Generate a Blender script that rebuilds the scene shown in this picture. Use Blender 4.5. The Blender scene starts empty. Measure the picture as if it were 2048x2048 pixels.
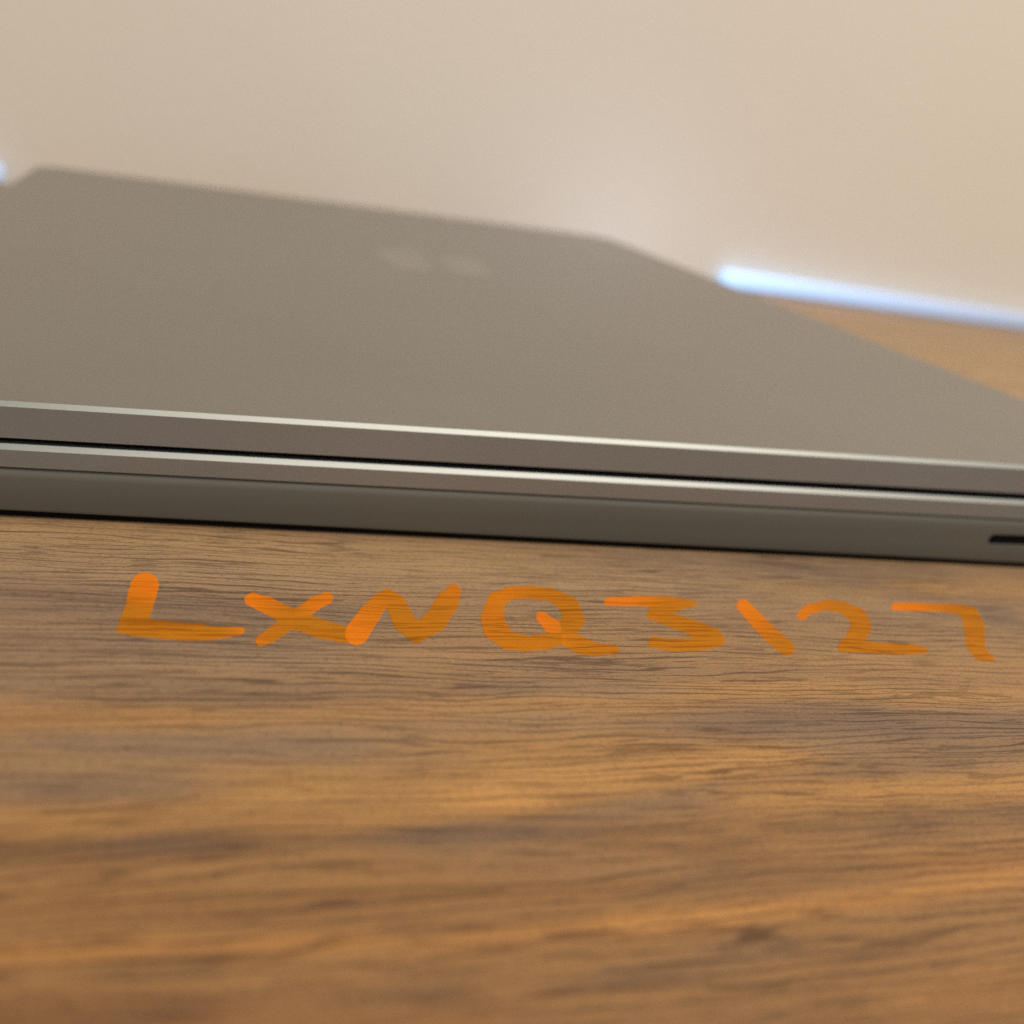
import bpy, bmesh, math, random
import numpy as np
from mathutils import Matrix, Vector

random.seed(7)
scene = bpy.context.scene
col = scene.collection

# ------------------------------------------------------------------ camera
cam_data = bpy.data.cameras.new("camera")
cam = bpy.data.objects.new("camera", cam_data)
col.objects.link(cam)
R_ = Vector((0.94602, -0.27708, 0.16814)).normalized()
F_ = Vector((0.31912, 0.88696, -0.33387)).normalized()
U_ = R_.cross(F_).normalized()
R_ = F_.cross(U_).normalized()
cam.matrix_world = Matrix(((R_.x, U_.x, -F_.x, 0.04612),
                           (R_.y, U_.y, -F_.y, -0.12585),
                           (R_.z, U_.z, -F_.z, 0.05191),
                           (0, 0, 0, 1)))
cam_data.sensor_width = 36.0
cam_data.lens = 36.0 * 2112.4 / 2048.0
cam_data.clip_start = 0.005
cam_data.clip_end = 50.0
cam_data.dof.use_dof = True
cam_data.dof.focus_distance = 0.1180
cam_data.dof.aperture_fstop = 18.0
scene.camera = cam

# ------------------------------------------------------------------ light
world = bpy.data.worlds.new("World")
scene.world = world
world.use_nodes = True
bg = world.node_tree.nodes["Background"]
bg.inputs["Color"].default_value = (1.0, 0.91, 0.83, 1)   # light bounced round a warm lit room
bg.inputs["Strength"].default_value = 0.52


def area_lamp(name, loc, target, size, power, colour):
    ld = bpy.data.lights.new(name, 'AREA')
    ld.shape = 'DISK'
    ld.size = size
    ld.energy = power
    ld.color = colour
    lo = bpy.data.objects.new(name, ld)
    col.objects.link(lo)
    lo.location = loc
    d = Vector(target) - Vector(loc)
    lo.rotation_euler = d.to_track_quat('-Z', 'Y').to_euler()
    return lo


area_lamp("ceiling_lamp", (0.56, -0.40, 1.45), (0.12, 0.1, 0.0), 1.15, 27.5, (1.0, 0.915, 0.815))

scene.view_settings.view_transform = 'Standard'
scene.view_settings.look = 'None'
scene.view_settings.exposure = 0.07
scene.view_settings.gamma = 1.0
scene.cycles.use_denoising = False     # keep the fine grain of wood and metal
scene.cycles.sample_clamp_indirect = 4.0


# ------------------------------------------------------------------ helpers
def mesh_obj(name, verts, faces, mat, parent=None, smooth=False):
    me = bpy.data.meshes.new(name)
    me.from_pydata(verts, [], faces)
    me.update()
    if smooth:
        me.polygons.foreach_set("use_smooth", [True] * len(me.polygons))
    o = bpy.data.objects.new(name, me)
    if mat:
        me.materials.append(mat)
    col.objects.link(o)
    o.parent = parent
    return o


def bm_obj(name, bm, mat, parent=None, smooth_angle=None):
    bmesh.ops.recalc_face_normals(bm, faces=bm.faces)
    me = bpy.data.meshes.new(name)
    bm.to_mesh(me)
    bm.free()
    if smooth_angle is not None:
        me.polygons.foreach_set("use_smooth", [True] * len(me.polygons))
        me.set_sharp_from_angle(angle=math.radians(smooth_angle))
    o = bpy.data.objects.new(name, me)
    me.materials.append(mat)
    col.objects.link(o)
    o.parent = parent
    return o


def tag(o, label=None, cat=None, group=None, kind=None):
    for k, v in (("label", label), ("category", cat), ("group", group), ("kind", kind)):
        if v:
            o[k] = v
    return o


class NT:
    """small node-tree writer"""
    def __init__(self, nt):
        self.nt = nt
        self.n = nt.nodes
        self.l = nt.links

    def node(self, t, **kw):
        nd = self.n.new(t)
        for k, v in kw.items():
            setattr(nd, k, v)
        return nd

    def put(self, sock, v):
        if isinstance(v, bpy.types.NodeSocket):
            self.l.new(v, sock)
        else:
            if sock.type == 'RGBA' and len(v) == 3:
                v = (*v, 1)
            sock.default_value = v

    def math(self, op, a, b=0.0, c=None, clamp=False):
        m = self.node('ShaderNodeMath', operation=op, use_clamp=clamp)
        self.put(m.inputs[0], a)
        self.put(m.inputs[1], b)
        if c is not None:
            self.put(m.inputs[2], c)
        return m.outputs[0]

    def mix(self, f, a, b, blend='MIX'):
        m = self.node('ShaderNodeMix', data_type='RGBA', blend_type=blend)
        self.put(m.inputs[0], f)
        self.put(m.inputs[6], a)
        self.put(m.inputs[7], b)
        return m.outputs[2]

    def noise(self, vec, scale, detail=3.0, rough=0.5, dist=0.0, out=0):
        m = self.node('ShaderNodeTexNoise')
        self.put(m.inputs['Vector'], vec)
        m.inputs['Scale'].default_value = scale
        m.inputs['Detail'].default_value = detail
        m.inputs['Roughness'].default_value = rough
        m.inputs['Distortion'].default_value = dist
        return m.outputs[out]

    def remap(self, v, a, b, c=0.0, d=1.0, smooth=True):
        m = self.node('ShaderNodeMapRange', interpolation_type='SMOOTHSTEP' if smooth else 'LINEAR')
        self.put(m.inputs[0], v)
        for i, x in enumerate((a, b, c, d)):
            m.inputs[i + 1].default_value = x
        return m.outputs[0]

    def scale(self, vec, s):
        m = self.node('ShaderNodeMapping')
        self.put(m.inputs[0], vec)
        m.inputs['Scale'].default_value = s
        return m.outputs[0]


def new_mat(name):
    m = bpy.data.materials.new(name)
    m.use_nodes = True
    t = NT(m.node_tree)
    return m, t, m.node_tree.nodes['Principled BSDF']


def wood_nodes(t):
    """walnut laminate, grain along X; returns colour, height, pore sockets"""
    pos = t.node('ShaderNodeTexCoord').outputs['Object']
    # slow waviness of the grain
    wav = t.noise(t.scale(pos, (18, 50, 1)), 1.0, 2.0, 0.5, out=1)
    off = t.node('ShaderNodeVectorMath', operation='MULTIPLY_ADD')
    t.put(off.inputs[0], wav)
    off.inputs[1].default_value = (0.0, 0.006, 0.0)
    t.put(off.inputs[2], pos)
    wav2 = t.noise(t.scale(pos, (200, 330, 1)), 1.0, 2.0, 0.5, out=1)
    off2 = t.node('ShaderNodeVectorMath', operation='MULTIPLY_ADD')
    t.put(off2.inputs[0], wav2)
    off2.inputs[1].default_value = (0.0, 0.00035, 0.0)
    t.put(off2.inputs[2], off.outputs[0])
    p = off2.outputs[0]
    fig_shade = t.node('ShaderNodeAttribute', attribute_name='figure').outputs['Fac']
    warm = t.node('ShaderNodeAttribute', attribute_name='warmth').outputs['Fac']
    # figure plus streaky noise
    streak = t.noise(t.scale(p, (24, 240, 1)), 1.0, 4.0, 0.6)
    fine = t.noise(t.scale(p, (42, 1200, 1)), 1.0, 3.0, 0.6)
    broad = t.noise(t.scale(p, (8, 50, 1)), 1.0, 2.0, 0.5)
    tone = t.math('MULTIPLY_ADD', fig_shade, 0.38, 0.55)
    tone = t.math('ADD', tone, t.math('MULTIPLY', t.math('SUBTRACT', streak, 0.5), 0.28))
    tone = t.math('ADD', tone, t.math('MULTIPLY', t.math('SUBTRACT', fine, 0.5), 0.30))
    tone = t.math('ADD', tone, t.math('MULTIPLY', t.math('SUBTRACT', broad, 0.5), 0.25), clamp=True)
    ramp = t.node('ShaderNodeValToRGB')
    t.put(ramp.inputs[0], tone)
    el = ramp.color_ramp.elements
    el[0].position = 0.0
    el[0].color = (0.100, 0.048, 0.018, 1)
    el[1].position = 1.0
    el[1].color = (0.365, 0.203, 0.068, 1)
    for ps, c in ((0.30, (0.158, 0.077, 0.026, 1)), (0.60, (0.245, 0.125, 0.040, 1))):
        e = el.new(ps)
        e.color = c
    colr = ramp.outputs[0]
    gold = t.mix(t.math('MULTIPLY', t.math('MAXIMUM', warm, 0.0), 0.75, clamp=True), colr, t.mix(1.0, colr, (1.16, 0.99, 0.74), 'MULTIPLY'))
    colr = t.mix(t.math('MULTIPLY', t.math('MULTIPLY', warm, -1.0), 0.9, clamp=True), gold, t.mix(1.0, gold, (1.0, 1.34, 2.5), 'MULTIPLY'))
    # pores: dark dashes along the grain, two sizes
    def ridge(sx, sy, w0, w1, seed):
        mp = t.node('ShaderNodeMapping')
        t.put(mp.inputs[0], p)
        mp.inputs['Scale'].default_value = (sx, sy, 1)
        mp.inputs['Location'].default_value = (seed, seed * 1.7, 0)
        nn = t.noise(mp.outputs[0], 1.0, 1.0, 0.35)
        return t.remap(t.math('ABSOLUTE', t.math('SUBTRACT', nn, 0.5)), w0, w1, 1.0, 0.0)
    # near-parallel pore lines, about 1.2 mm apart, drifting and breaking up
    sep = t.node('ShaderNodeSeparateXYZ')
    t.put(sep.inputs[0], p)
    ph = t.math('MULTIPLY', sep.outputs[1], 840.0)
    ph = t.math('ADD', ph, t.math('MULTIPLY', t.noise(t.scale(p, (14, 160, 1)), 1.0, 2.0, 0.5), 5.0))
    ph = t.math('ADD', ph, t.math('MULTIPLY', t.noise(t.scale(p, (90, 700, 1)), 1.0, 1.0, 0.5), 1.1))
    lines = t.remap(t.math('SINE', t.math('MULTIPLY', ph, 6.2832)), 0.58, 0.95)
    broken = t.remap(t.noise(t.scale(p, (130, 1000, 1)), 1.0, 2.0, 0.5), 0.34, 0.50)
    broken2 = t.remap(t.noise(t.scale(p, (240, 1500, 1)), 1.0, 1.0, 0.5), 0.38, 0.54)
    dens = t.remap(t.noise(t.scale(p, (26, 80, 1)), 1.0, 2.0, 0.5), 0.36, 0.60, 0.55, 1.0)
    pores = t.math('MAXIMUM', t.math('MULTIPLY', lines, broken),
                   t.math('MULTIPLY', t.math('MULTIPLY', ridge(44, 900, 0.012, 0.045, 11.0), broken2), 0.75))
    pores = t.math('MULTIPLY', pores, dens)
    # fine cross flecks of the press plate
    fl = t.noise(t.scale(pos, (1500, 3300, 1)), 1.0, 2.0, 0.65)
    colr = t.mix(t.math('MULTIPLY', pores, 0.76), colr, t.mix(1.0, colr, (0.26, 0.22, 0.20), 'MULTIPLY'))
    colr = t.mix(t.remap(fl, 0.47, 0.70, 0.0, 0.65), colr, t.mix(1.0, colr, (0.55, 0.5, 0.48), 'MULTIPLY'))
    height = t.math('ADD', t.math('MULTIPLY', pores, -1.0), t.math('MULTIPLY', fl, 0.55))
    height = t.math('ADD', height, t.math('MULTIPLY', fine, 0.35))
    return colr, height, pores


def make_wood():
    m, t, b = new_mat("walnut_laminate")
    c, h, pores = wood_nodes(t)
    t.put(b.inputs['Base Color'], c)
    t.put(b.inputs['Roughness'], t.math('MULTIPLY_ADD', pores, 0.2, 0.47))
    b.inputs['Specular IOR Level'].default_value = 0.32
    bp = t.node('ShaderNodeBump')
    bp.inputs['Strength'].default_value = 0.55
    bp.inputs['Distance'].default_value = 0.00010
    t.put(bp.inputs['Height'], h)
    t.put(b.inputs['Normal'], bp.outputs[0])
    return m


def make_ink():
    m, t, b = new_mat("orange_paint_marker")
    c, h, pores = wood_nodes(t)
    ink = t.node('ShaderNodeAttribute', attribute_name='ink').outputs['Fac']
    pos = t.node('ShaderNodeTexCoord').outputs['Object']
    mott = t.noise(t.scale(pos, (420, 420, 1)), 1.0, 3.0, 0.6)
    k = t.math('ADD', t.math('MULTIPLY', ink, 0.9), t.math('MULTIPLY', t.math('SUBTRACT', mott, 0.5), 0.35), clamp=True)
    thin = t.mix(0.95, c, (0.31, 0.112, 0.001))
    thick = t.mix(0.96, c, (0.55, 0.137, 0.002))
    colr = t.mix(k, thin, thick)
    colr = t.mix(t.math('MULTIPLY', pores, t.math('SUBTRACT', 0.75, t.math('MULTIPLY', k, 0.5))), colr,
                 t.mix(1.0, colr, (0.45, 0.36, 0.4), 'MULTIPLY'))
    t.put(b.inputs['Base Color'], colr)
    b.inputs['Roughness'].default_value = 0.55
    b.inputs['Specular IOR Level'].default_value = 0.06
    bp = t.node('ShaderNodeBump')
    bp.inputs['Strength'].default_value = 0.4
    bp.inputs['Distance'].default_value = 0.00008
    t.put(bp.inputs['Height'], h)
    t.put(b.inputs['Normal'], bp.outputs[0])
    return m


def make_metal(name, base, rough, metallic=1.0, grain=0.0, speck=0.03):
    m, t, b = new_mat(name)
    pos = t.node('ShaderNodeTexCoord').outputs['Object']
    n = t.noise(pos, 5200.0, 2.0, 0.6)
    cl = t.noise(pos, 22.0, 3.0, 0.6)
    v = t.math('ADD', t.math('MULTIPLY_ADD', n, speck * 2, 1.0 - speck), t.math('MULTIPLY_ADD', cl, 0.16, -0.08))
    comb = t.node('ShaderNodeCombineColor')
    for i in range(3):
        t.put(comb.inputs[i], v)
    t.put(b.inputs['Base Color'], t.mix(1.0, base, comb.outputs[0], 'MULTIPLY'))
    b.inputs['Metallic'].default_value = metallic
    t.put(b.inputs['Roughness'], t.math('MULTIPLY_ADD', t.math('ADD', n, cl), 0.08, rough - 0.08))
    bp = t.node('ShaderNodeBump')
    bp.inputs['Strength'].default_value = 0.25 if grain == 0 else grain
    bp.inputs['Distance'].default_value = 0.00002
    t.put(bp.inputs['Height'], n)
    t.put(b.inputs['Normal'], bp.outputs[0])
    return m


def make_wall():
    m, t, b = new_mat("beige_wall_paint")
    pos = t.node('ShaderNodeTexCoord').outputs['Object']
    n = t.noise(pos, 6.0, 4.0, 0.55)
    f = t.noise(pos, 260.0, 3.0, 0.6)
    t.put(b.inputs['Base Color'], t.mix(n, (0.645, 0.603, 0.535), (0.69, 0.65, 0.58)))
    b.inputs['Roughness'].default_value = 0.75
    b.inputs['Specular IOR Level'].default_value = 0.08
    bp = t.node('ShaderNodeBump')
    bp.inputs['Strength'].default_value = 0.25
    bp.inputs['Distance'].default_value = 0.0006
    t.put(bp.inputs['Height'], f)
    t.put(b.inputs['Normal'], bp.outputs[0])
    return m


def make_plain(name, colr, rough, spec=0.4):
    m, t, b = new_mat(name)
    pos = t.node('ShaderNodeTexCoord').outputs['Object']
    n = t.noise(pos, 900.0, 3.0, 0.6)
    t.put(b.inputs['Base Color'], t.mix(n, tuple(x * 0.8 for x in colr), tuple(x * 1.2 for x in colr)))
    b.inputs['Roughness'].default_value = rough
    b.inputs['Specular IOR Level'].default_value = spec
    return m


def make_diffuser(name, reach, strength):
    """edge-lit light guide: the lamp sits in the end at local x = 0, the bar gives off less further along it"""
    m, t, b = new_mat(name)
    pos = t.node('ShaderNodeTexCoord').outputs['Object']
    sx = t.node('ShaderNodeSeparateXYZ')
    t.put(sx.inputs[0], pos)
    fall = t.math('POWER', 2.718, t.math('DIVIDE', t.math('MULTIPLY', sx.outputs[0], -1.0), reach))
    b.inputs['Base Color'].default_value = (0.42, 0.42, 0.46, 1)
    b.inputs['Roughness'].default_value = 0.35
    b.inputs['Emission Color'].default_value = (0.30, 0.58, 1.0, 1)
    t.put(b.inputs['Emission Strength'], t.math('MULTIPLY', fall, strength))
    return m


def make_added_glow(name, strength):
    m, t, b = new_mat(name)
    b.inputs['Base Color'].default_value = (0.7, 0.7, 0.6, 1)
    b.inputs['Emission Color'].default_value = (0.42, 0.62, 1.0, 1)
    b.inputs['Emission Strength'].default_value = strength
    return m


MAT = {
    'wood': make_wood(),
    'ink': make_ink(),
    'lid': make_metal("grey_anodised_lid", (0.288, 0.282, 0.263), 0.36),
    'edge': make_metal("bright_cut_metal_edge", (0.215, 0.225, 0.212), 0.48, speck=0.10),
    'side': make_metal("satin_metal_side", (0.315, 0.345, 0.365), 0.40, metallic=0.75),
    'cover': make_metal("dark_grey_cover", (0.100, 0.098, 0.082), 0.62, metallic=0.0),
    'black': make_plain("black_rubber", (0.006, 0.006, 0.006), 0.8, 0.1),
    'logo': make_metal("polished_metal_emblem", (0.345, 0.340, 0.318), 0.32),
    'wall': make_wall(),
    'edgeband': make_plain("dark_edge_band", (0.09, 0.05, 0.03), 0.5),
    'glow': make_diffuser("lit_diffuser", 0.14, 1.2),
    'glow_dim': make_diffuser("dim_lit_diffuser", 0.05, 0.55),
    'led': make_added_glow("blue_white_led", 1.0),
    'rail': make_plain("grey_rail_metal", (0.30, 0.30, 0.33), 0.4),
}

LETTERS = {
    'L': ((0.999, 0.051), (-0.024, 2.270), [[(45.43, -17.04, 1.45, 1), (45.25, -19.38, 1.42, 0.75), (44.98, -22.9, 1.31, 0.2), (44.4, -25.49, 1.13, 0.08)], [(43.5, -27.13, 0.42, 0.2), (44.46, -26.88, 0.7, 0.12), (46.24, -26.9, 0.85, 0.12), (48.38, -27.23, 0.88, 0.12), (51.02, -27.54, 0.82, 0.12), (52.96, -27.57, 0.59, 0.15), (54.45, -27.18, 0.4, 0.35), (55.05, -26.94, 0.35, 0.7)]]),
    'x': ((0.999, 0.052), (0.210, 2.193), [[(56.51, -19.69, 0.75, 1), (57.88, -20.69, 0.91, 0.75), (59.58, -22.74, 0.96, 0.25), (61.25, -24.63, 1.0, 0.1), (63.19, -26.12, 1.0, 0.1), (65.16, -27.16, 0.9, 0.1), (66.44, -27.44, 0.75, 0.1)], [(64.82, -18.74, 0.68, 0.75), (63.32, -20.22, 0.78, 0.7), (61.42, -22.87, 0.8, 0.35), (59.31, -25.97, 0.77, 0.15), (57.88, -28.01, 0.7, 0.25), (56.92, -29.01, 0.55, 0.55)]]),
    'N': ((0.998, 0.058), (0.411, 2.152), [[(67.0, -26.86, 1.34, 1), (68.95, -22.68, 1.24, 0.6), (70.52, -19.62, 1.04, 0.4), (71.82, -18.13, 1.01, 0.3), (72.51, -19.75, 1.17, 0.2), (72.64, -23.93, 1.25, 0.12), (73.55, -26.69, 1.01, 0.12), (76.29, -23.62, 1.28, 0.12), (78.81, -18.69, 1.35, 0.25), (80.28, -15.78, 0.88, 0.45)]]),
    'Q': ((0.999, 0.050), (0.653, 2.021), [[(85.07, -17.74, 1.15, 0.5), (83.36, -22.13, 1.41, 0.4), (82.81, -25.22, 1.37, 0.3), (83.52, -27.9, 1.06, 0.25), (85.57, -28.63, 0.89, 0.2), (88.16, -28.07, 0.9, 0.2), (91.03, -25.82, 1.12, 0.15), (93.31, -22.35, 1.42, 0.12), (94.04, -18.63, 1.27, 0.12), (92.72, -15.97, 0.95, 0.2), (89.85, -15.34, 0.9, 0.3), (87.15, -15.96, 0.92, 0.5), (85.07, -17.74, 1.09, 0.55)], [(89.39, -22.05, 0.7, 1), (89.92, -24.41, 1.0, 0.85), (90.73, -27.04, 1.05, 0.45), (91.96, -28.87, 1.04, 0.15), (93.51, -29.74, 0.74, 0.15), (95.73, -29.67, 0.5, 0.15)]]),
    '3': ((0.999, 0.052), (0.894, 1.945), [[(99.77, -17.3, 0.63, 1), (103.26, -16.92, 0.74, 0.85), (107.86, -16.9, 0.87, 0.3), (110.87, -17.13, 0.59, 0.2), (111.76, -17.22, 0.37, 0.2), (108.92, -17.82, 0.8, 0.15), (105.28, -19.57, 0.92, 0.12), (104.5, -20.43, 0.84, 0.12), (106.41, -22.06, 0.97, 0.12), (108.46, -24.05, 1.11, 0.12), (109.99, -26.15, 1.24, 0.12), (110.21, -26.77, 0.96, 0.12), (107.08, -27.99, 0.84, 0.12), (103.52, -28.36, 0.79, 0.12), (101.32, -27.83, 0.71, 0.2)]]),
    '1': ((0.999, 0.046), (1.047, 1.858), [[(118.82, -17.19, 1.0, 1), (118.55, -21.7, 1.12, 0.75), (118.45, -25.81, 1.16, 0.25), (118.73, -28.59, 1.06, 0.15)]]),
    '2': ((0.999, 0.044), (1.205, 1.788), [[(126.26, -19.62, 0.78, 0.75), (128.39, -17.77, 0.88, 0.7), (132.09, -16.2, 0.87, 0.35), (134.48, -16.8, 1.04, 0.2), (135.03, -19.42, 1.48, 0.12), (133.43, -22.49, 1.67, 0.12), (130.75, -25.33, 1.47, 0.12), (128.13, -27.26, 0.98, 0.12), (126.86, -28.07, 0.67, 0.12), (130.08, -27.96, 0.91, 0.12), (134.75, -28.33, 0.81, 0.12), (137.68, -28.37, 0.7, 0.15), (138.99, -28.46, 0.47, 0.2)]]),
    '7': ((0.999, 0.048), (1.396, 1.743), [[(143.46, -15.94, 0.7, 1), (147.38, -15.85, 0.8, 0.85), (151.52, -15.91, 0.77, 0.35), (154.32, -16.21, 1.01, 0.2), (154.69, -17.89, 1.64, 0.15), (152.57, -21.3, 1.85, 0.12), (148.83, -26.13, 1.68, 0.12), (147.06, -29.13, 1.14, 0.15), (147.81, -30.41, 0.49, 0.2)]]),
}
# (290, 1200) 4.954131359667396e-05 0.00011773895556485843 [ 3.46515915e-06 -1.17687953e-04  0.00000000e+00] [4.94279967e-05 3.34886524e-06 0.00000000e+00]
# (1100, 1240) 6.340732643202408e-05 0.0001352689502262357 [-4.24631889e-05 -1.28431174e-04  0.00000000e+00] [6.33212836e-05 3.30213346e-06 0.00000000e+00]
# (1950, 1260) 8.712644749765683e-05 0.0001939362380431589 [-0.00012351 -0.00014952  0.        ] [8.70392759e-05 3.89644840e-06 0.00000000e+00]
FIGURE_SHADE = [
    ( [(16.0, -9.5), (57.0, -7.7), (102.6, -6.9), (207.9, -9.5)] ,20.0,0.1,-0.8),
    ( [(24.0, -42.7), (55.1, -42.9), (88.7, -43.2), (168.1, -43.9)] ,12.9,0.03,-0.45),
    ( [(30.4, -68.7), (53.5, -70.6), (77.5, -72.6), (132.0, -75.1)] ,6.8,-0.1,0.0),  # this and the next: shade painted into the front of the desk
    ( [(32.0, -75.5), (53.1, -78.2), (74.5, -80.5), (119.7, -85.7)] ,4.1,-0.32,0.0),
    ( [(29.4, -3.6), (51.4, -3.9), (82.3, -5.0)] ,4.5,0.35,0.2),
    ( [(30.6, -21.6), (41.3, -22.6), (52.0, -24.8)] ,5.9,-0.45,-0.3),
    ( [(31.7, -19.6), (34.9, -19.8)] ,1.2,-0.35,0),
    ( [(42.7, -21.3), (52.1, -21.9), (63.6, -22.4)] ,2.5,-0.3,-0.2),
    ( [(33.2, -30.8), (44.1, -31.4), (55.7, -32.0)] ,3.3,-0.25,-0.3),
    ( [(36.5, -37.1), (46.5, -38.3), (55.3, -39.1)] ,2.6,-0.35,-0.2),
    ( [(44.5, -40.8), (59.7, -40.0), (80.8, -38.3)] ,1.2,-0.3,0),
    ( [(46.4, -34.2), (60.4, -32.9), (76.1, -31.5)] ,2.5,0.1,0),
    ( [(50.8, -42.9), (68.8, -42.2), (84.4, -40.4)] ,1.7,0.3,0.3),
    ( [(35.1, -44.3), (39.9, -43.6)] ,3.0,0.15,0.4),
    ( [(39.5, -46.5), (48.7, -47.8), (59.0, -47.9)] ,1.9,-0.45,-0.4),
    ( [(36.2, -52.5), (41.5, -53.0), (47.3, -53.3)] ,2.2,-0.4,-0.4),
    ( [(40.1, -56.9), (45.2, -56.3), (55.5, -55.3)] ,1.8,0.45,0.3),
    ( [(55.3, -52.6), (66.6, -53.8), (77.1, -52.4)] ,1.9,0.4,0.35),
    ( [(59.5, -58.0), (66.6, -58.1), (74.5, -56.9)] ,1.4,0.45,0.4),
    ( [(75.9, -55.6), (84.7, -53.8), (95.4, -52.3), (101.5, -50.9)] ,2.2,0.7,0.7),
    ( [(78.6, -49.0), (86.8, -48.4), (100.3, -47.9)] ,2.2,0.35,0.4),
    ( [(36.7, -60.2), (41.5, -60.6), (49.5, -60.3)] ,1.4,-0.75,0),
    ( [(45.4, -60.0), (48.5, -60.2)] ,0.8,-0.35,-0.3),
    ( [(49.5, -60.0), (61.5, -60.3), (74.6, -60.3)] ,0.8,-0.6,-0.1),
    ( [(69.4, -60.5), (78.0, -59.7), (90.6, -57.0), (96.4, -55.5)] ,1.8,-0.4,-0.3),
    ( [(103.4, -45.2), (110.3, -43.6), (117.8, -43.5), (124.4, -45.0), (140.2, -45.7)] ,3.0,-0.65,-0.3),
    ( [(103.3, -47.5), (111.7, -48.1), (120.2, -47.4)] ,2.6,-0.4,-0.2),
    ( [(95.0, -41.4), (104.7, -39.4), (120.9, -38.8), (129.9, -40.4), (146.0, -39.3)] ,2.5,0.45,0.4),
    ( [(110.1, -35.1), (124.7, -33.2), (152.6, -32.0)] ,3.1,0.25,0.2),
    ( [(109.9, -53.7), (117.6, -52.7), (135.9, -50.5)] ,1.8,-0.45,-0.1),
    ( [(101.4, -56.8), (112.7, -57.0), (130.4, -56.6)] ,2.0,0.5,0.6),
    ( [(111.0, -61.7), (117.1, -61.0), (126.6, -60.8)] ,1.8,-0.5,-0.1),
    ( [(75.5, -60.8), (79.7, -61.2)] ,0.6,-0.5,-0.1),
    ( [(83.8, -60.9), (92.0, -61.2)] ,0.7,-0.5,0),
    ( [(81.0, -62.5), (87.0, -63.0)] ,0.5,-0.45,0),
    ( [(88.8, -63.9), (93.7, -63.3)] ,0.6,-0.45,0),
    ( [(74.8, -62.9), (77.6, -63.4)] ,0.4,-0.45,0),
    ( [(98.8, -61.3), (103.2, -61.6)] ,0.8,-0.5,0),
    ( [(90.7, -66.5), (104.7, -67.0), (121.7, -66.2)] ,1.0,-0.35,0),
    ( [(69.5, -59.9), (72.8, -63.1), (84.2, -66.3)] ,2.3,-0.12,-0.2),
    ( [(57.1, -66.7), (67.8, -67.1), (83.7, -67.4)] ,0.9,-0.2,0.2),
    ( [(38.0, -65.0), (47.2, -66.3), (57.0, -68.2)] ,1.4,-0.2,0.2),
    ( [(38.1, -69.9), (42.9, -70.0), (47.3, -70.0), (53.5, -70.6), (59.7, -70.8)] ,1.0,0.35,0.9),
    ( [(66.7, -71.7), (71.3, -71.5), (81.7, -71.1), (88.3, -71.1)] ,1.1,0.35,0.7),
    ( [(82.0, -71.2), (95.4, -70.7), (105.7, -70.2), (119.1, -69.1)] ,1.1,0.5,1),
    ( [(112.2, -67.2), (120.6, -67.5)] ,1.8,0.2,0.7),
    ( [(77.7, -76.1), (83.0, -76.0), (90.4, -75.1)] ,0.9,-0.5,-0.2),
    ( [(86.0, -73.9), (90.1, -74.1)] ,0.8,-0.35,-0.1),
    ( [(92.9, -74.3), (96.5, -74.2)] ,0.6,-0.35,0),
    ( [(94.8, -76.8), (100.3, -75.8)] ,0.7,-0.4,0),
    ( [(72.0, -76.7), (83.2, -77.1), (96.2, -75.9)] ,0.3,-0.3,0),
    ( [(82.2, -78.5), (90.6, -78.2), (104.2, -77.3)] ,0.4,-0.3,0),
    ( [(46.4, -72.0), (50.4, -72.2)] ,0.7,-0.45,-0.1),
    ( [(55.9, -74.2), (58.4, -74.3)] ,0.4,-0.4,0),
    ( [(63.2, -73.8), (67.2, -74.2)] ,0.6,-0.5,-0.1),
    ( [(60.0, -75.7), (64.4, -76.1)] ,0.7,-0.45,-0.1),
    ( [(64.6, -76.5), (66.6, -76.5)] ,0.5,-0.5,0),
    ( [(38.6, -74.9), (43.4, -75.5), (48.3, -75.7)] ,1.3,-0.6,0.3),
    ( [(101.4, -80.8), (109.5, -79.8)] ,2.3,0.2,0.6),
    ( [(50.3, -76.3), (65.2, -78.4)] ,1.1,-0.15,0.3),
    ( [(134.1, -3.4), (143.5, -4.8), (155.3, -4.6)] ,3.1,-0.45,-0.3),
    ( [(144.4, -9.8), (153.2, -13.3), (156.3, -17.0), (163.7, -19.7)] ,2.7,-0.6,-0.4),
    ( [(111.8, -2.7), (127.7, -2.8), (136.8, -4.5)] ,2.1,-0.2,-0.2),
    ( [(154.4, -8.2), (173.9, -8.4)] ,4.5,0.3,0.5),
    ( [(132.5, -11.5), (151.7, -11.7)] ,3.0,0.25,0.3),
    ( [(83.9, -33.4), (98.1, -34.2), (117.0, -34.4)] ,1.6,-0.2,-0.2),
    ( [(81.1, -38.0), (93.2, -38.9)] ,1.5,-0.25,-0.3),
    ( [(62.7, -10.0), (87.5, -10.6), (104.4, -11.4)] ,3.1,0.25,0.1),
]
#tips [-0.01701829  0.353       0.00179393] [0.30470371 0.353      0.00355669]

# ------------------------------------------------------------------ wall
WALL_Y = 0.3378
bm = bmesh.new()
bmesh.ops.create_cube(bm, size=1.0)
for v in bm.verts:
    v.co = ((v.co.x * 3.4) + 0.25, WALL_Y + (v.co.y + 0.5) * 0.10, v.co.z * 2.4 + 0.45)
wall = bm_obj("wall", bm, MAT['wall'])
tag(wall, "plain beige painted wall behind the desk", "wall", kind="structure")


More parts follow.
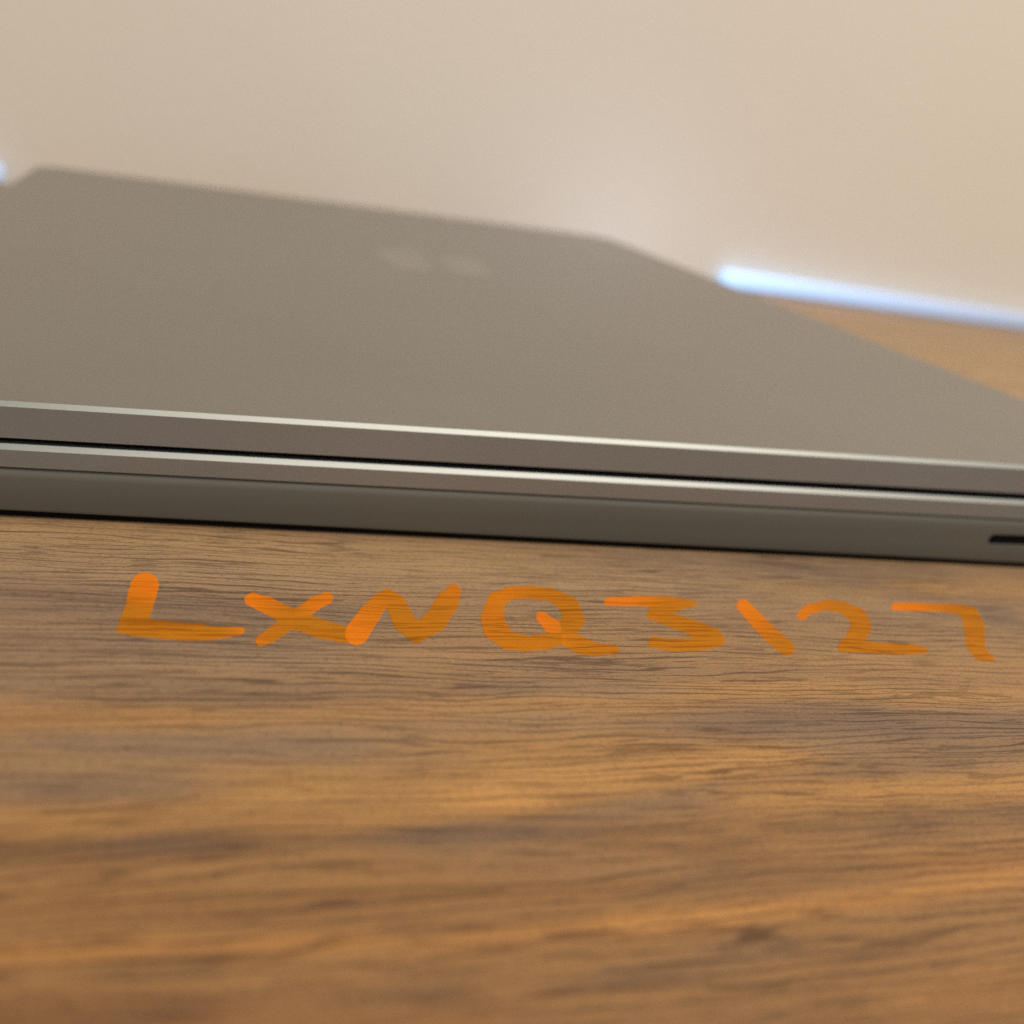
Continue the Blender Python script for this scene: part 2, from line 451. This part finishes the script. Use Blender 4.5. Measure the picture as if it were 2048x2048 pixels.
# ------------------------------------------------------------------ desk
def figure_shade_fields(x, y):
    """natural light and dark streaks of the veneer at table points (m)"""
    X = x * 1000.0
    Y = y * 1000.0
    tone = np.zeros_like(X)
    warm = np.zeros_like(X)
    near = (X > -60) & (X < 260) & (Y > -140) & (Y < 30)
    Xn, Yn = X[near], Y[near]
    tn, wn = tone[near], warm[near]
    for pts, h, tv, wv in FIGURE_SHADE:
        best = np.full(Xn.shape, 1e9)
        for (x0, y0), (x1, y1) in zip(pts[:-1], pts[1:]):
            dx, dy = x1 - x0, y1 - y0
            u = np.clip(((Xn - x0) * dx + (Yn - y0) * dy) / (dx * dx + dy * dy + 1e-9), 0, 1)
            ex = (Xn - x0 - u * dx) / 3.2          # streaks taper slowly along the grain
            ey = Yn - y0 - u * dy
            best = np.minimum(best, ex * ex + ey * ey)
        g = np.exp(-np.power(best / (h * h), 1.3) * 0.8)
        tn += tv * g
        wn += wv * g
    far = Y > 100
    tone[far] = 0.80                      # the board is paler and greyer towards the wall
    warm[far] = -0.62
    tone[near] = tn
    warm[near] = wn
    return np.clip(tone, -1.1, 1.1), np.clip(warm, -1, 1)


def add_figure_shade(me):
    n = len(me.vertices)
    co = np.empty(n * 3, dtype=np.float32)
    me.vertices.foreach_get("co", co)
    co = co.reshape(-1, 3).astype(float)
    tn, wm = figure_shade_fields(co[:, 0], co[:, 1])
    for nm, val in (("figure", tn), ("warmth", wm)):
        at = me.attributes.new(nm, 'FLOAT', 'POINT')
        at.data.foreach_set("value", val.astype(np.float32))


TX0, TX1, TY0, TY1, TH = -0.55, 1.05, -0.45, 0.3373, 0.025
xs = np.concatenate([np.linspace(TX0, -0.01, 8)[:-1], np.linspace(0.0, 0.22, 315), np.linspace(0.23, TX1, 10)[1:]])
ys = np.concatenate([np.linspace(TY0, -0.12, 6)[:-1], np.linspace(-0.11, 0.02, 326), np.linspace(0.03, TY1, 8)[1:]])
nx, ny = len(xs), len(ys)
gx, gy = np.meshgrid(xs, ys)
verts = [(float(a), float(b), 0.0) for a, b in zip(gx.ravel(), gy.ravel())]
idx = np.arange(nx * ny).reshape(ny, nx)
faces = np.stack([idx[:-1, :-1], idx[:-1, 1:], idx[1:, 1:], idx[1:, :-1]], -1).reshape(-1, 4).tolist()
ring = list(idx[0, :]) + list(idx[1:, -1]) + list(idx[-1, -2::-1]) + list(idx[-2:0:-1, 0])
base = len(verts)
verts += [(verts[i][0], verts[i][1], -TH) for i in ring]
m = len(ring)
for i in range(m):
    j = (i + 1) % m
    faces.append([int(ring[j]), int(ring[i]), base + i, base + j])
faces.append([base + i for i in range(m)][::-1])
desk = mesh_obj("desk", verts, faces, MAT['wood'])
add_figure_shade(desk.data)
tag(desk, "walnut wood grain desk top with orange handwriting in front of the laptop", "desk")


# ------------------------------------------------------------------ hand-lettered characters on the desk
def lettering(name, key, lift, label):
    (ax, ay), (bx, by), strokes = LETTERS[key]
    inv = np.linalg.inv(np.array([[ax, bx], [ay, by]]))
    P = np.array([p for s in strokes for p in s])
    ext = np.array([abs(ax) + abs(bx), abs(ay) + abs(by)]) * P[:, 2].max() + 0.6
    lo = P[:, :2].min(0) - ext
    hi = P[:, :2].max(0) + ext
    sx, sy = 0.11, 0.22
    X, Y = np.meshgrid(np.arange(lo[0], hi[0], sx), np.arange(lo[1], hi[1], sy))

    def field(X, Y):
        d = np.full(X.shape, 1e9)
        ink = np.zeros(X.shape)
        for st in strokes:
            for (x0, y0, r0, i0), (x1, y1, r1, i1) in zip(st[:-1], st[1:]):
                p = inv @ np.stack([(X - x0).ravel(), (Y - y0).ravel()])
                q = inv @ np.array([x1 - x0, y1 - y0])
                u = np.clip((q[0] * p[0] + q[1] * p[1]) / (q @ q), 0, 1)
                dd = (np.hypot(p[0] - u * q[0], p[1] - u * q[1]) - (r0 + (r1 - r0) * u)).reshape(X.shape)
                ii = (i0 + (i1 - i0) * u).reshape(X.shape)
                better = dd < d
                ink = np.where(better, ii, ink)
                # smooth union
                k = 0.10
                hh = np.clip(0.5 + 0.5 * (d - dd) / k, 0, 1)
                d = np.where(d > 1e8, dd, d * (1 - hh) + dd * hh - k * hh * (1 - hh))
        # ragged rim where the ink creeps along the grain
        d = d + 0.035 * np.sin(Y * 9.1 + 1.3 * np.sin(X * 2.3)) + 0.02 * np.sin(X * 5.7 + Y * 3.1)
        return d, ink

    d, ink = field(X, Y)
    e = 0.02
    for _ in range(3):                         # pull the outer ring of grid points on to the rim
        d0, _i = field(X, Y)
        gx_ = (field(X + e, Y)[0] - d0) / e
        gy_ = (field(X, Y + e)[0] - d0) / e
        g2 = gx_ ** 2 + gy_ ** 2 + 1e-6
        band = (d > 0) & (d < 0.32)
        X = np.where(band, X - d0 * gx_ / g2 * 0.9, X)
        Y = np.where(band, Y - d0 * gy_ / g2 * 0.9, Y)
    inside = d <= 0
    h, w = X.shape
    keep = inside[:-1, :-1] | inside[:-1, 1:] | inside[1:, 1:] | inside[1:, :-1]
    ok = (d < 0.32)
    keep &= ok[:-1, :-1] & ok[:-1, 1:] & ok[1:, 1:] & ok[1:, :-1]
    ids = -np.ones((h, w), int)
    used = np.zeros((h, w), bool)
    used[:-1, :-1] |= keep
    used[:-1, 1:] |= keep
    used[1:, 1:] |= keep
    used[1:, :-1] |= keep
    ids[used] = np.arange(used.sum())
    z = np.where(inside, 0.00003 + lift, 0.000004)
    vs = np.stack([X[used] / 1000, Y[used] / 1000, z[used]], -1).tolist()
    fs = np.stack([ids[:-1, :-1], ids[:-1, 1:], ids[1:, 1:], ids[1:, :-1]], -1)[keep].tolist()
    o = mesh_obj(name, vs, fs, MAT['ink'], desk, smooth=True)
    at = o.data.attributes.new("ink", 'FLOAT', 'POINT')
    at.data.foreach_set("value", ink[used].astype(np.float32))
    add_figure_shade(o.data)
    o["label"] = label
    return o


lettering("painted_letter", 'L', 0.0, "orange painted capital letter L")
lettering("painted_letter", 'x', 0.0, "orange painted small letter x")
lettering("painted_letter", 'N', 0.000012, "orange painted capital letter N")
lettering("painted_letter", 'Q', 0.0, "orange painted capital letter Q")
lettering("painted_digit", '3', 0.0, "orange painted digit 3")
lettering("painted_digit", '1', 0.0, "orange painted digit 1, a leaning stroke")
lettering("painted_digit", '2', 0.0, "orange painted digit 2")
lettering("painted_digit", '7', 0.0, "orange painted digit 7")

# ------------------------------------------------------------------ laptop
W, D = 0.217, 0.2932


def outline(inset, r=0.010, n=12):
    """rounded rectangle footprint, counter-clockwise"""
    rr = max(r - inset, 0.0008)
    pts = []
    for cx, cy, a0 in ((W - r, r, -90), (W - r, D - r, 0), (r, D - r, 90), (r, r, 180)):
        for k in range(n + 1):
            a = math.radians(a0 + 90 * k / n)
            pts.append((cx + rr * math.cos(a), cy + rr * math.sin(a)))
    return pts


def lerp_z(z0, z1):
    return lambda x: z0 + (z1 - z0) * x / W


def loft(name, levels, mat, parent, cap_bottom=True, cap_top=True, smooth=35):
    """levels: (inset, z at x = 0, z at x = W), bottom to top"""
    bm = bmesh.new()
    loops = []
    for inset, za, zb in levels:
        f = lerp_z(za, zb)
        loops.append([bm.verts.new((x, y, f(x))) for x, y in outline(inset)])
    n = len(loops[0])
    for a, b in zip(loops[:-1], loops[1:]):
        for i in range(n):
            j = (i + 1) % n
            bm.faces.new((a[i], a[j], b[j], b[i]))
    if cap_bottom:
        bm.faces.new(loops[0][::-1])
    if cap_top:
        bm.faces.new(loops[-1])
    return bm_obj(name, bm, mat, parent, smooth)


laptop = bpy.data.objects.new("laptop", None)
col.objects.link(laptop)
tag(laptop, "closed grey metal laptop lying side-on on the wooden desk", "laptop")

# heights (m) at the thin and the thick end
BO = (0.00082, 0.00086)      # underside
SE = (0.00592, 0.00899)      # seam between cover and deck
GB = (0.00853, 0.01215)      # top of the deck
LB = (0.00897, 0.01321)      # underside of the lid
LT = (0.01335, 0.01802)      # top of the lid


def lv(pair, dz, inset):
    return (inset, pair[0] + dz, pair[1] + dz)


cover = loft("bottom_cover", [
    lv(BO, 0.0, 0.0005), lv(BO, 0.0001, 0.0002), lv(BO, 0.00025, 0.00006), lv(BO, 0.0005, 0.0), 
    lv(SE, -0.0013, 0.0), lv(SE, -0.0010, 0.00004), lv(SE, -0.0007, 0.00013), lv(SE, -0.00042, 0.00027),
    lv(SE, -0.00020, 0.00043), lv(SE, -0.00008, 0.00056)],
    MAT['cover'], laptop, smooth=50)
# slot in the side of the cover
bm = bmesh.new()
cx0, cx1, hz, cz = 0.1721, 0.2035, 0.00095, 0.00480
n = 10
ringp = []
for k in range(n + 1):
    a = math.radians(90 + 180 * k / n)
    ringp.append((cx0 + hz * math.cos(a), cz - 0.0001 + hz * math.sin(a)))
for k in range(n + 1):
    a = math.radians(-90 + 180 * k / n)
    ringp.append((cx1 + hz * math.cos(a), cz + 0.0006 + hz * math.sin(a)))
f0 = [bm.verts.new((x, -0.001, z)) for x, z in ringp]
f1 = [bm.verts.new((x, 0.006, z)) for x, z in ringp]
for i in range(len(ringp)):
    j = (i + 1) % len(ringp)
    bm.faces.new((f0[i], f0[j], f1[j], f1[i]))
bm.faces.new(f0)
bm.faces.new(f1)
cutter = bm_obj("cutter", bm, MAT['black'])
mod = cover.modifiers.new("slot", 'BOOLEAN')
mod.operation = 'DIFFERENCE'
mod.solver = 'EXACT'
mod.object = cutter
dg = bpy.context.evaluated_depsgraph_get()
cut_me = bpy.data.meshes.new_from_object(cover.evaluated_get(dg))
cover.modifiers.clear()
cover.data = cut_me
cut_me.polygons.foreach_set("use_smooth", [abs(p.normal.y) < 0.9995 and abs(p.normal.x) < 0.9995 for p in cut_me.polygons])
cut_me.set_sharp_from_angle(angle=math.radians(24))
bpy.data.objects.remove(cutter)
cover["label"] = "dark grey underside cover with rounded shoulder"
# black liner a little way inside the slot
bm = bmesh.new()
bmesh.ops.create_cube(bm, size=1.0)
for v in bm.verts:
    v.co = (0.18775 + v.co.x * 0.0305, 0.0027 + v.co.y * 0.004, 0.00500 + v.co.z * 0.0017)
bm_obj("speaker_slot", bm, MAT['black'], cover)

loft("deck", [lv(SE, 0.0, 0.00012), lv(GB, -0.00060, 0.0), lv(GB, -0.00058, 0.0)], MAT['side'], laptop, cap_top=False, smooth=20)
deck = [o for o in laptop.children if o.name.startswith("deck")][0]
loft("bright_edge", [lv(GB, -0.00058, 0.0), lv(GB, 0.0, 0.00056)], MAT['edge'], deck, False, False, 20)
loft("palm_rest", [lv(GB, -0.00004, 0.00056), lv(GB, 0.0, 0.0011)], MAT['side'], deck, False, True, 20)

lid = loft("lid", [lv(LB, 0.00008, 0.00080), lv(LB, 0.00018, 0.00048), lv(LT, -0.00054, 0.00045)], MAT['side'], laptop, cap_top=False, smooth=20)
loft("bright_edge", [lv(LT, -0.00054, 0.00045), lv(LT, 0.0, 0.00099)], MAT['edge'], lid, False, False, 20)
loft("lid_panel", [lv(LT, 0.0, 0.00099), lv(LT, 0.00001, 0.0012)], MAT['lid'], lid, False, True, 20)
# black screen surround that closes the gap
loft("screen_bezel", [(0.0016, GB[0] + 0.00003, GB[1] + 0.00003), (0.0016, LB[0] + 0.0001, LB[1] + 0.0001)], MAT['black'], lid)


def emblem(pts):
    """thin inlaid plate following the lid"""
    f = lerp_z(*LT)
    bm = bmesh.new()
    top = [bm.verts.new((x, y, f(x) + 0.00006)) for x, y in pts]
    bot = [bm.verts.new((x, y, f(x) - 0.0002)) for x, y in pts]
    bm.faces.new(top)
    for i in range(len(pts)):
        j = (i + 1) % len(pts)
        bm.faces.new((top[i], bot[i], bot[j], top[j]))
    return bm


def softened(pts, turns=1):
    mx = sum(p[0] for p in pts) / len(pts)
    my = sum(p[1] for p in pts) / len(pts)
    pts = [(mx + (p[0] - mx) * 1.12, my + (p[1] - my) * 1.12) for p in pts]
    for _ in range(turns):
        out = []
        for (x0, y0), (x1, y1) in zip(pts, pts[1:] + pts[:1]):
            out += [(x0 * 0.86 + x1 * 0.14, y0 * 0.86 + y1 * 0.14), (x0 * 0.14 + x1 * 0.86, y0 * 0.14 + y1 * 0.86)]
        pts = out
    return pts[::-1]


bm_obj("emblem", emblem(softened([(0.0982, 0.1642), (0.1074, 0.1757), (0.1119, 0.1754), (0.1103, 0.1443), (0.1042, 0.1380), (0.0997, 0.1396)])), MAT['logo'], lid)
bm_obj("emblem", emblem(softened([(0.1170, 0.1657), (0.1237, 0.1741), (0.1284, 0.1726), (0.1263, 0.1452), (0.1190, 0.1399), (0.1147, 0.1428)])), MAT['logo'], lid)

for fy in (0.0046, D - 0.0046):
    bm = bmesh.new()
    bmesh.ops.create_cube(bm, size=1.0)
    for v in bm.verts:
        v.co = (W / 2 + v.co.x * (W - 0.022), fy + v.co.y * 0.0075, 0.00055 + v.co.z * 0.00110)
    bmesh.ops.bevel(bm, geom=bm.edges[:], offset=0.00012, segments=2, affect='EDGES')
    bm_obj("rubber_foot", bm, MAT['black'], laptop)
bm = bmesh.new()
bmesh.ops.create_cube(bm, size=1.0)
for v in bm.verts:
    v.co = (W + 0.0002 + v.co.x * 0.0012, 0.2780 + v.co.y * 0.0060, 0.0092 + v.co.z * 0.0024)
bmesh.ops.bevel(bm, geom=bm.edges[:], offset=0.0003, segments=2, affect='EDGES')
glow_block = bm_obj("status_light", bm, MAT['led'], laptop, 40)  # glowing block added out of sight to go with the wall glow
for k in ('led', 'glow', 'glow_dim'):
    MAT[k].cycles.emission_sampling = 'NONE'     # large soft emitters: found by the bounced rays
ld = bpy.data.lights.new("status_lamp", 'POINT')       # added unseen lamp for the blue glow on the wall
ld.energy = 0.036
ld.color = (0.50, 0.66, 1.0)
ld.shadow_soft_size = 0.0015
lo = bpy.data.objects.new("status_lamp", ld)
col.objects.link(lo)
lo.parent = glow_block
lo.location = (W + 0.022, 0.2800, 0.0080)
bm = bmesh.new()
bmesh.ops.create_cone(bm, cap_ends=True, segments=24, radius1=0.0030, radius2=0.0030, depth=0.20)
bmesh.ops.transform(bm, matrix=Matrix.Translation((W - 0.0032, D / 2, 0.0138)) @ Matrix.Rotation(math.radians(90), 4, 'X'), verts=bm.verts)
bm_obj("hinge", bm, MAT['black'], laptop, 40)


# ------------------------------------------------------------------ light bars at the back of the desk
def light_bar(x_end, direction, length, mat, label):
    root = bpy.data.objects.new("light_bar", None)
    col.objects.link(root)
    root.location = (x_end, 0.3325, 0.0)
    root.rotation_euler = (0, 0, 0 if direction > 0 else math.pi)
    tag(root, label, "light", "light bars along the back edge of the desk")
    h, d, r = 0.0077, 0.0070, 0.0018
    z0 = 0.0008
    bm = bmesh.new()
    secs = []
    # rounded section, shrinking towards the rounded end cap
    steps = [(0.0, 0.25), (0.0003, 0.55), (0.0009, 0.78), (0.0018, 0.92), (0.0030, 1.0)]
    stations = steps + [(0.0030 + (length - 0.006) * k / 4, 1.0) for k in range(1, 5)] + [(length - a, s) for a, s in steps[::-1][1:]]
    for x, s in stations:
        ring_ = []
        for cy, cz, a0 in ((d / 2 - r, r, -90), (d / 2 - r, h - r, 0), (-d / 2 + r, h - r, 90), (-d / 2 + r, r, 180)):
            for k in range(6):
                a = math.radians(a0 + 90 * k / 5)
                y = cy + r * math.cos(a)
                z = cz + r * math.sin(a)
                ring_.append(bm.verts.new((x, y * s, z0 + h / 2 + (z - h / 2) * s)))
        secs.append(ring_)
    n_ = len(secs[0])
    for a, b in zip(secs[:-1], secs[1:]):
        for i in range(n_):
            j = (i + 1) % n_
            bm.faces.new((a[i], a[j], b[j], b[i]))
    bm.faces.new(secs[0])
    bm.faces.new(secs[-1])
    bm_obj("diffuser", bm, mat, root, 60)
    bm = bmesh.new()
    bmesh.ops.create_cube(bm, size=1.0)
    for v in bm.verts:
        v.co = (length / 2 + v.co.x * (length - 0.004), v.co.y * 0.0074, 0.0006 + v.co.z * 0.0010)
    bm_obj("rail", bm, MAT['rail'], root)
    return root


light_bar(0.2940, 1, 0.30, MAT['glow'], "bright blue-white light bar at the back of the desk, right of the laptop")
light_bar(-0.0160, -1, 0.22, MAT['glow_dim'], "dimmer blue light bar whose tip peeks past the laptop's far left corner")
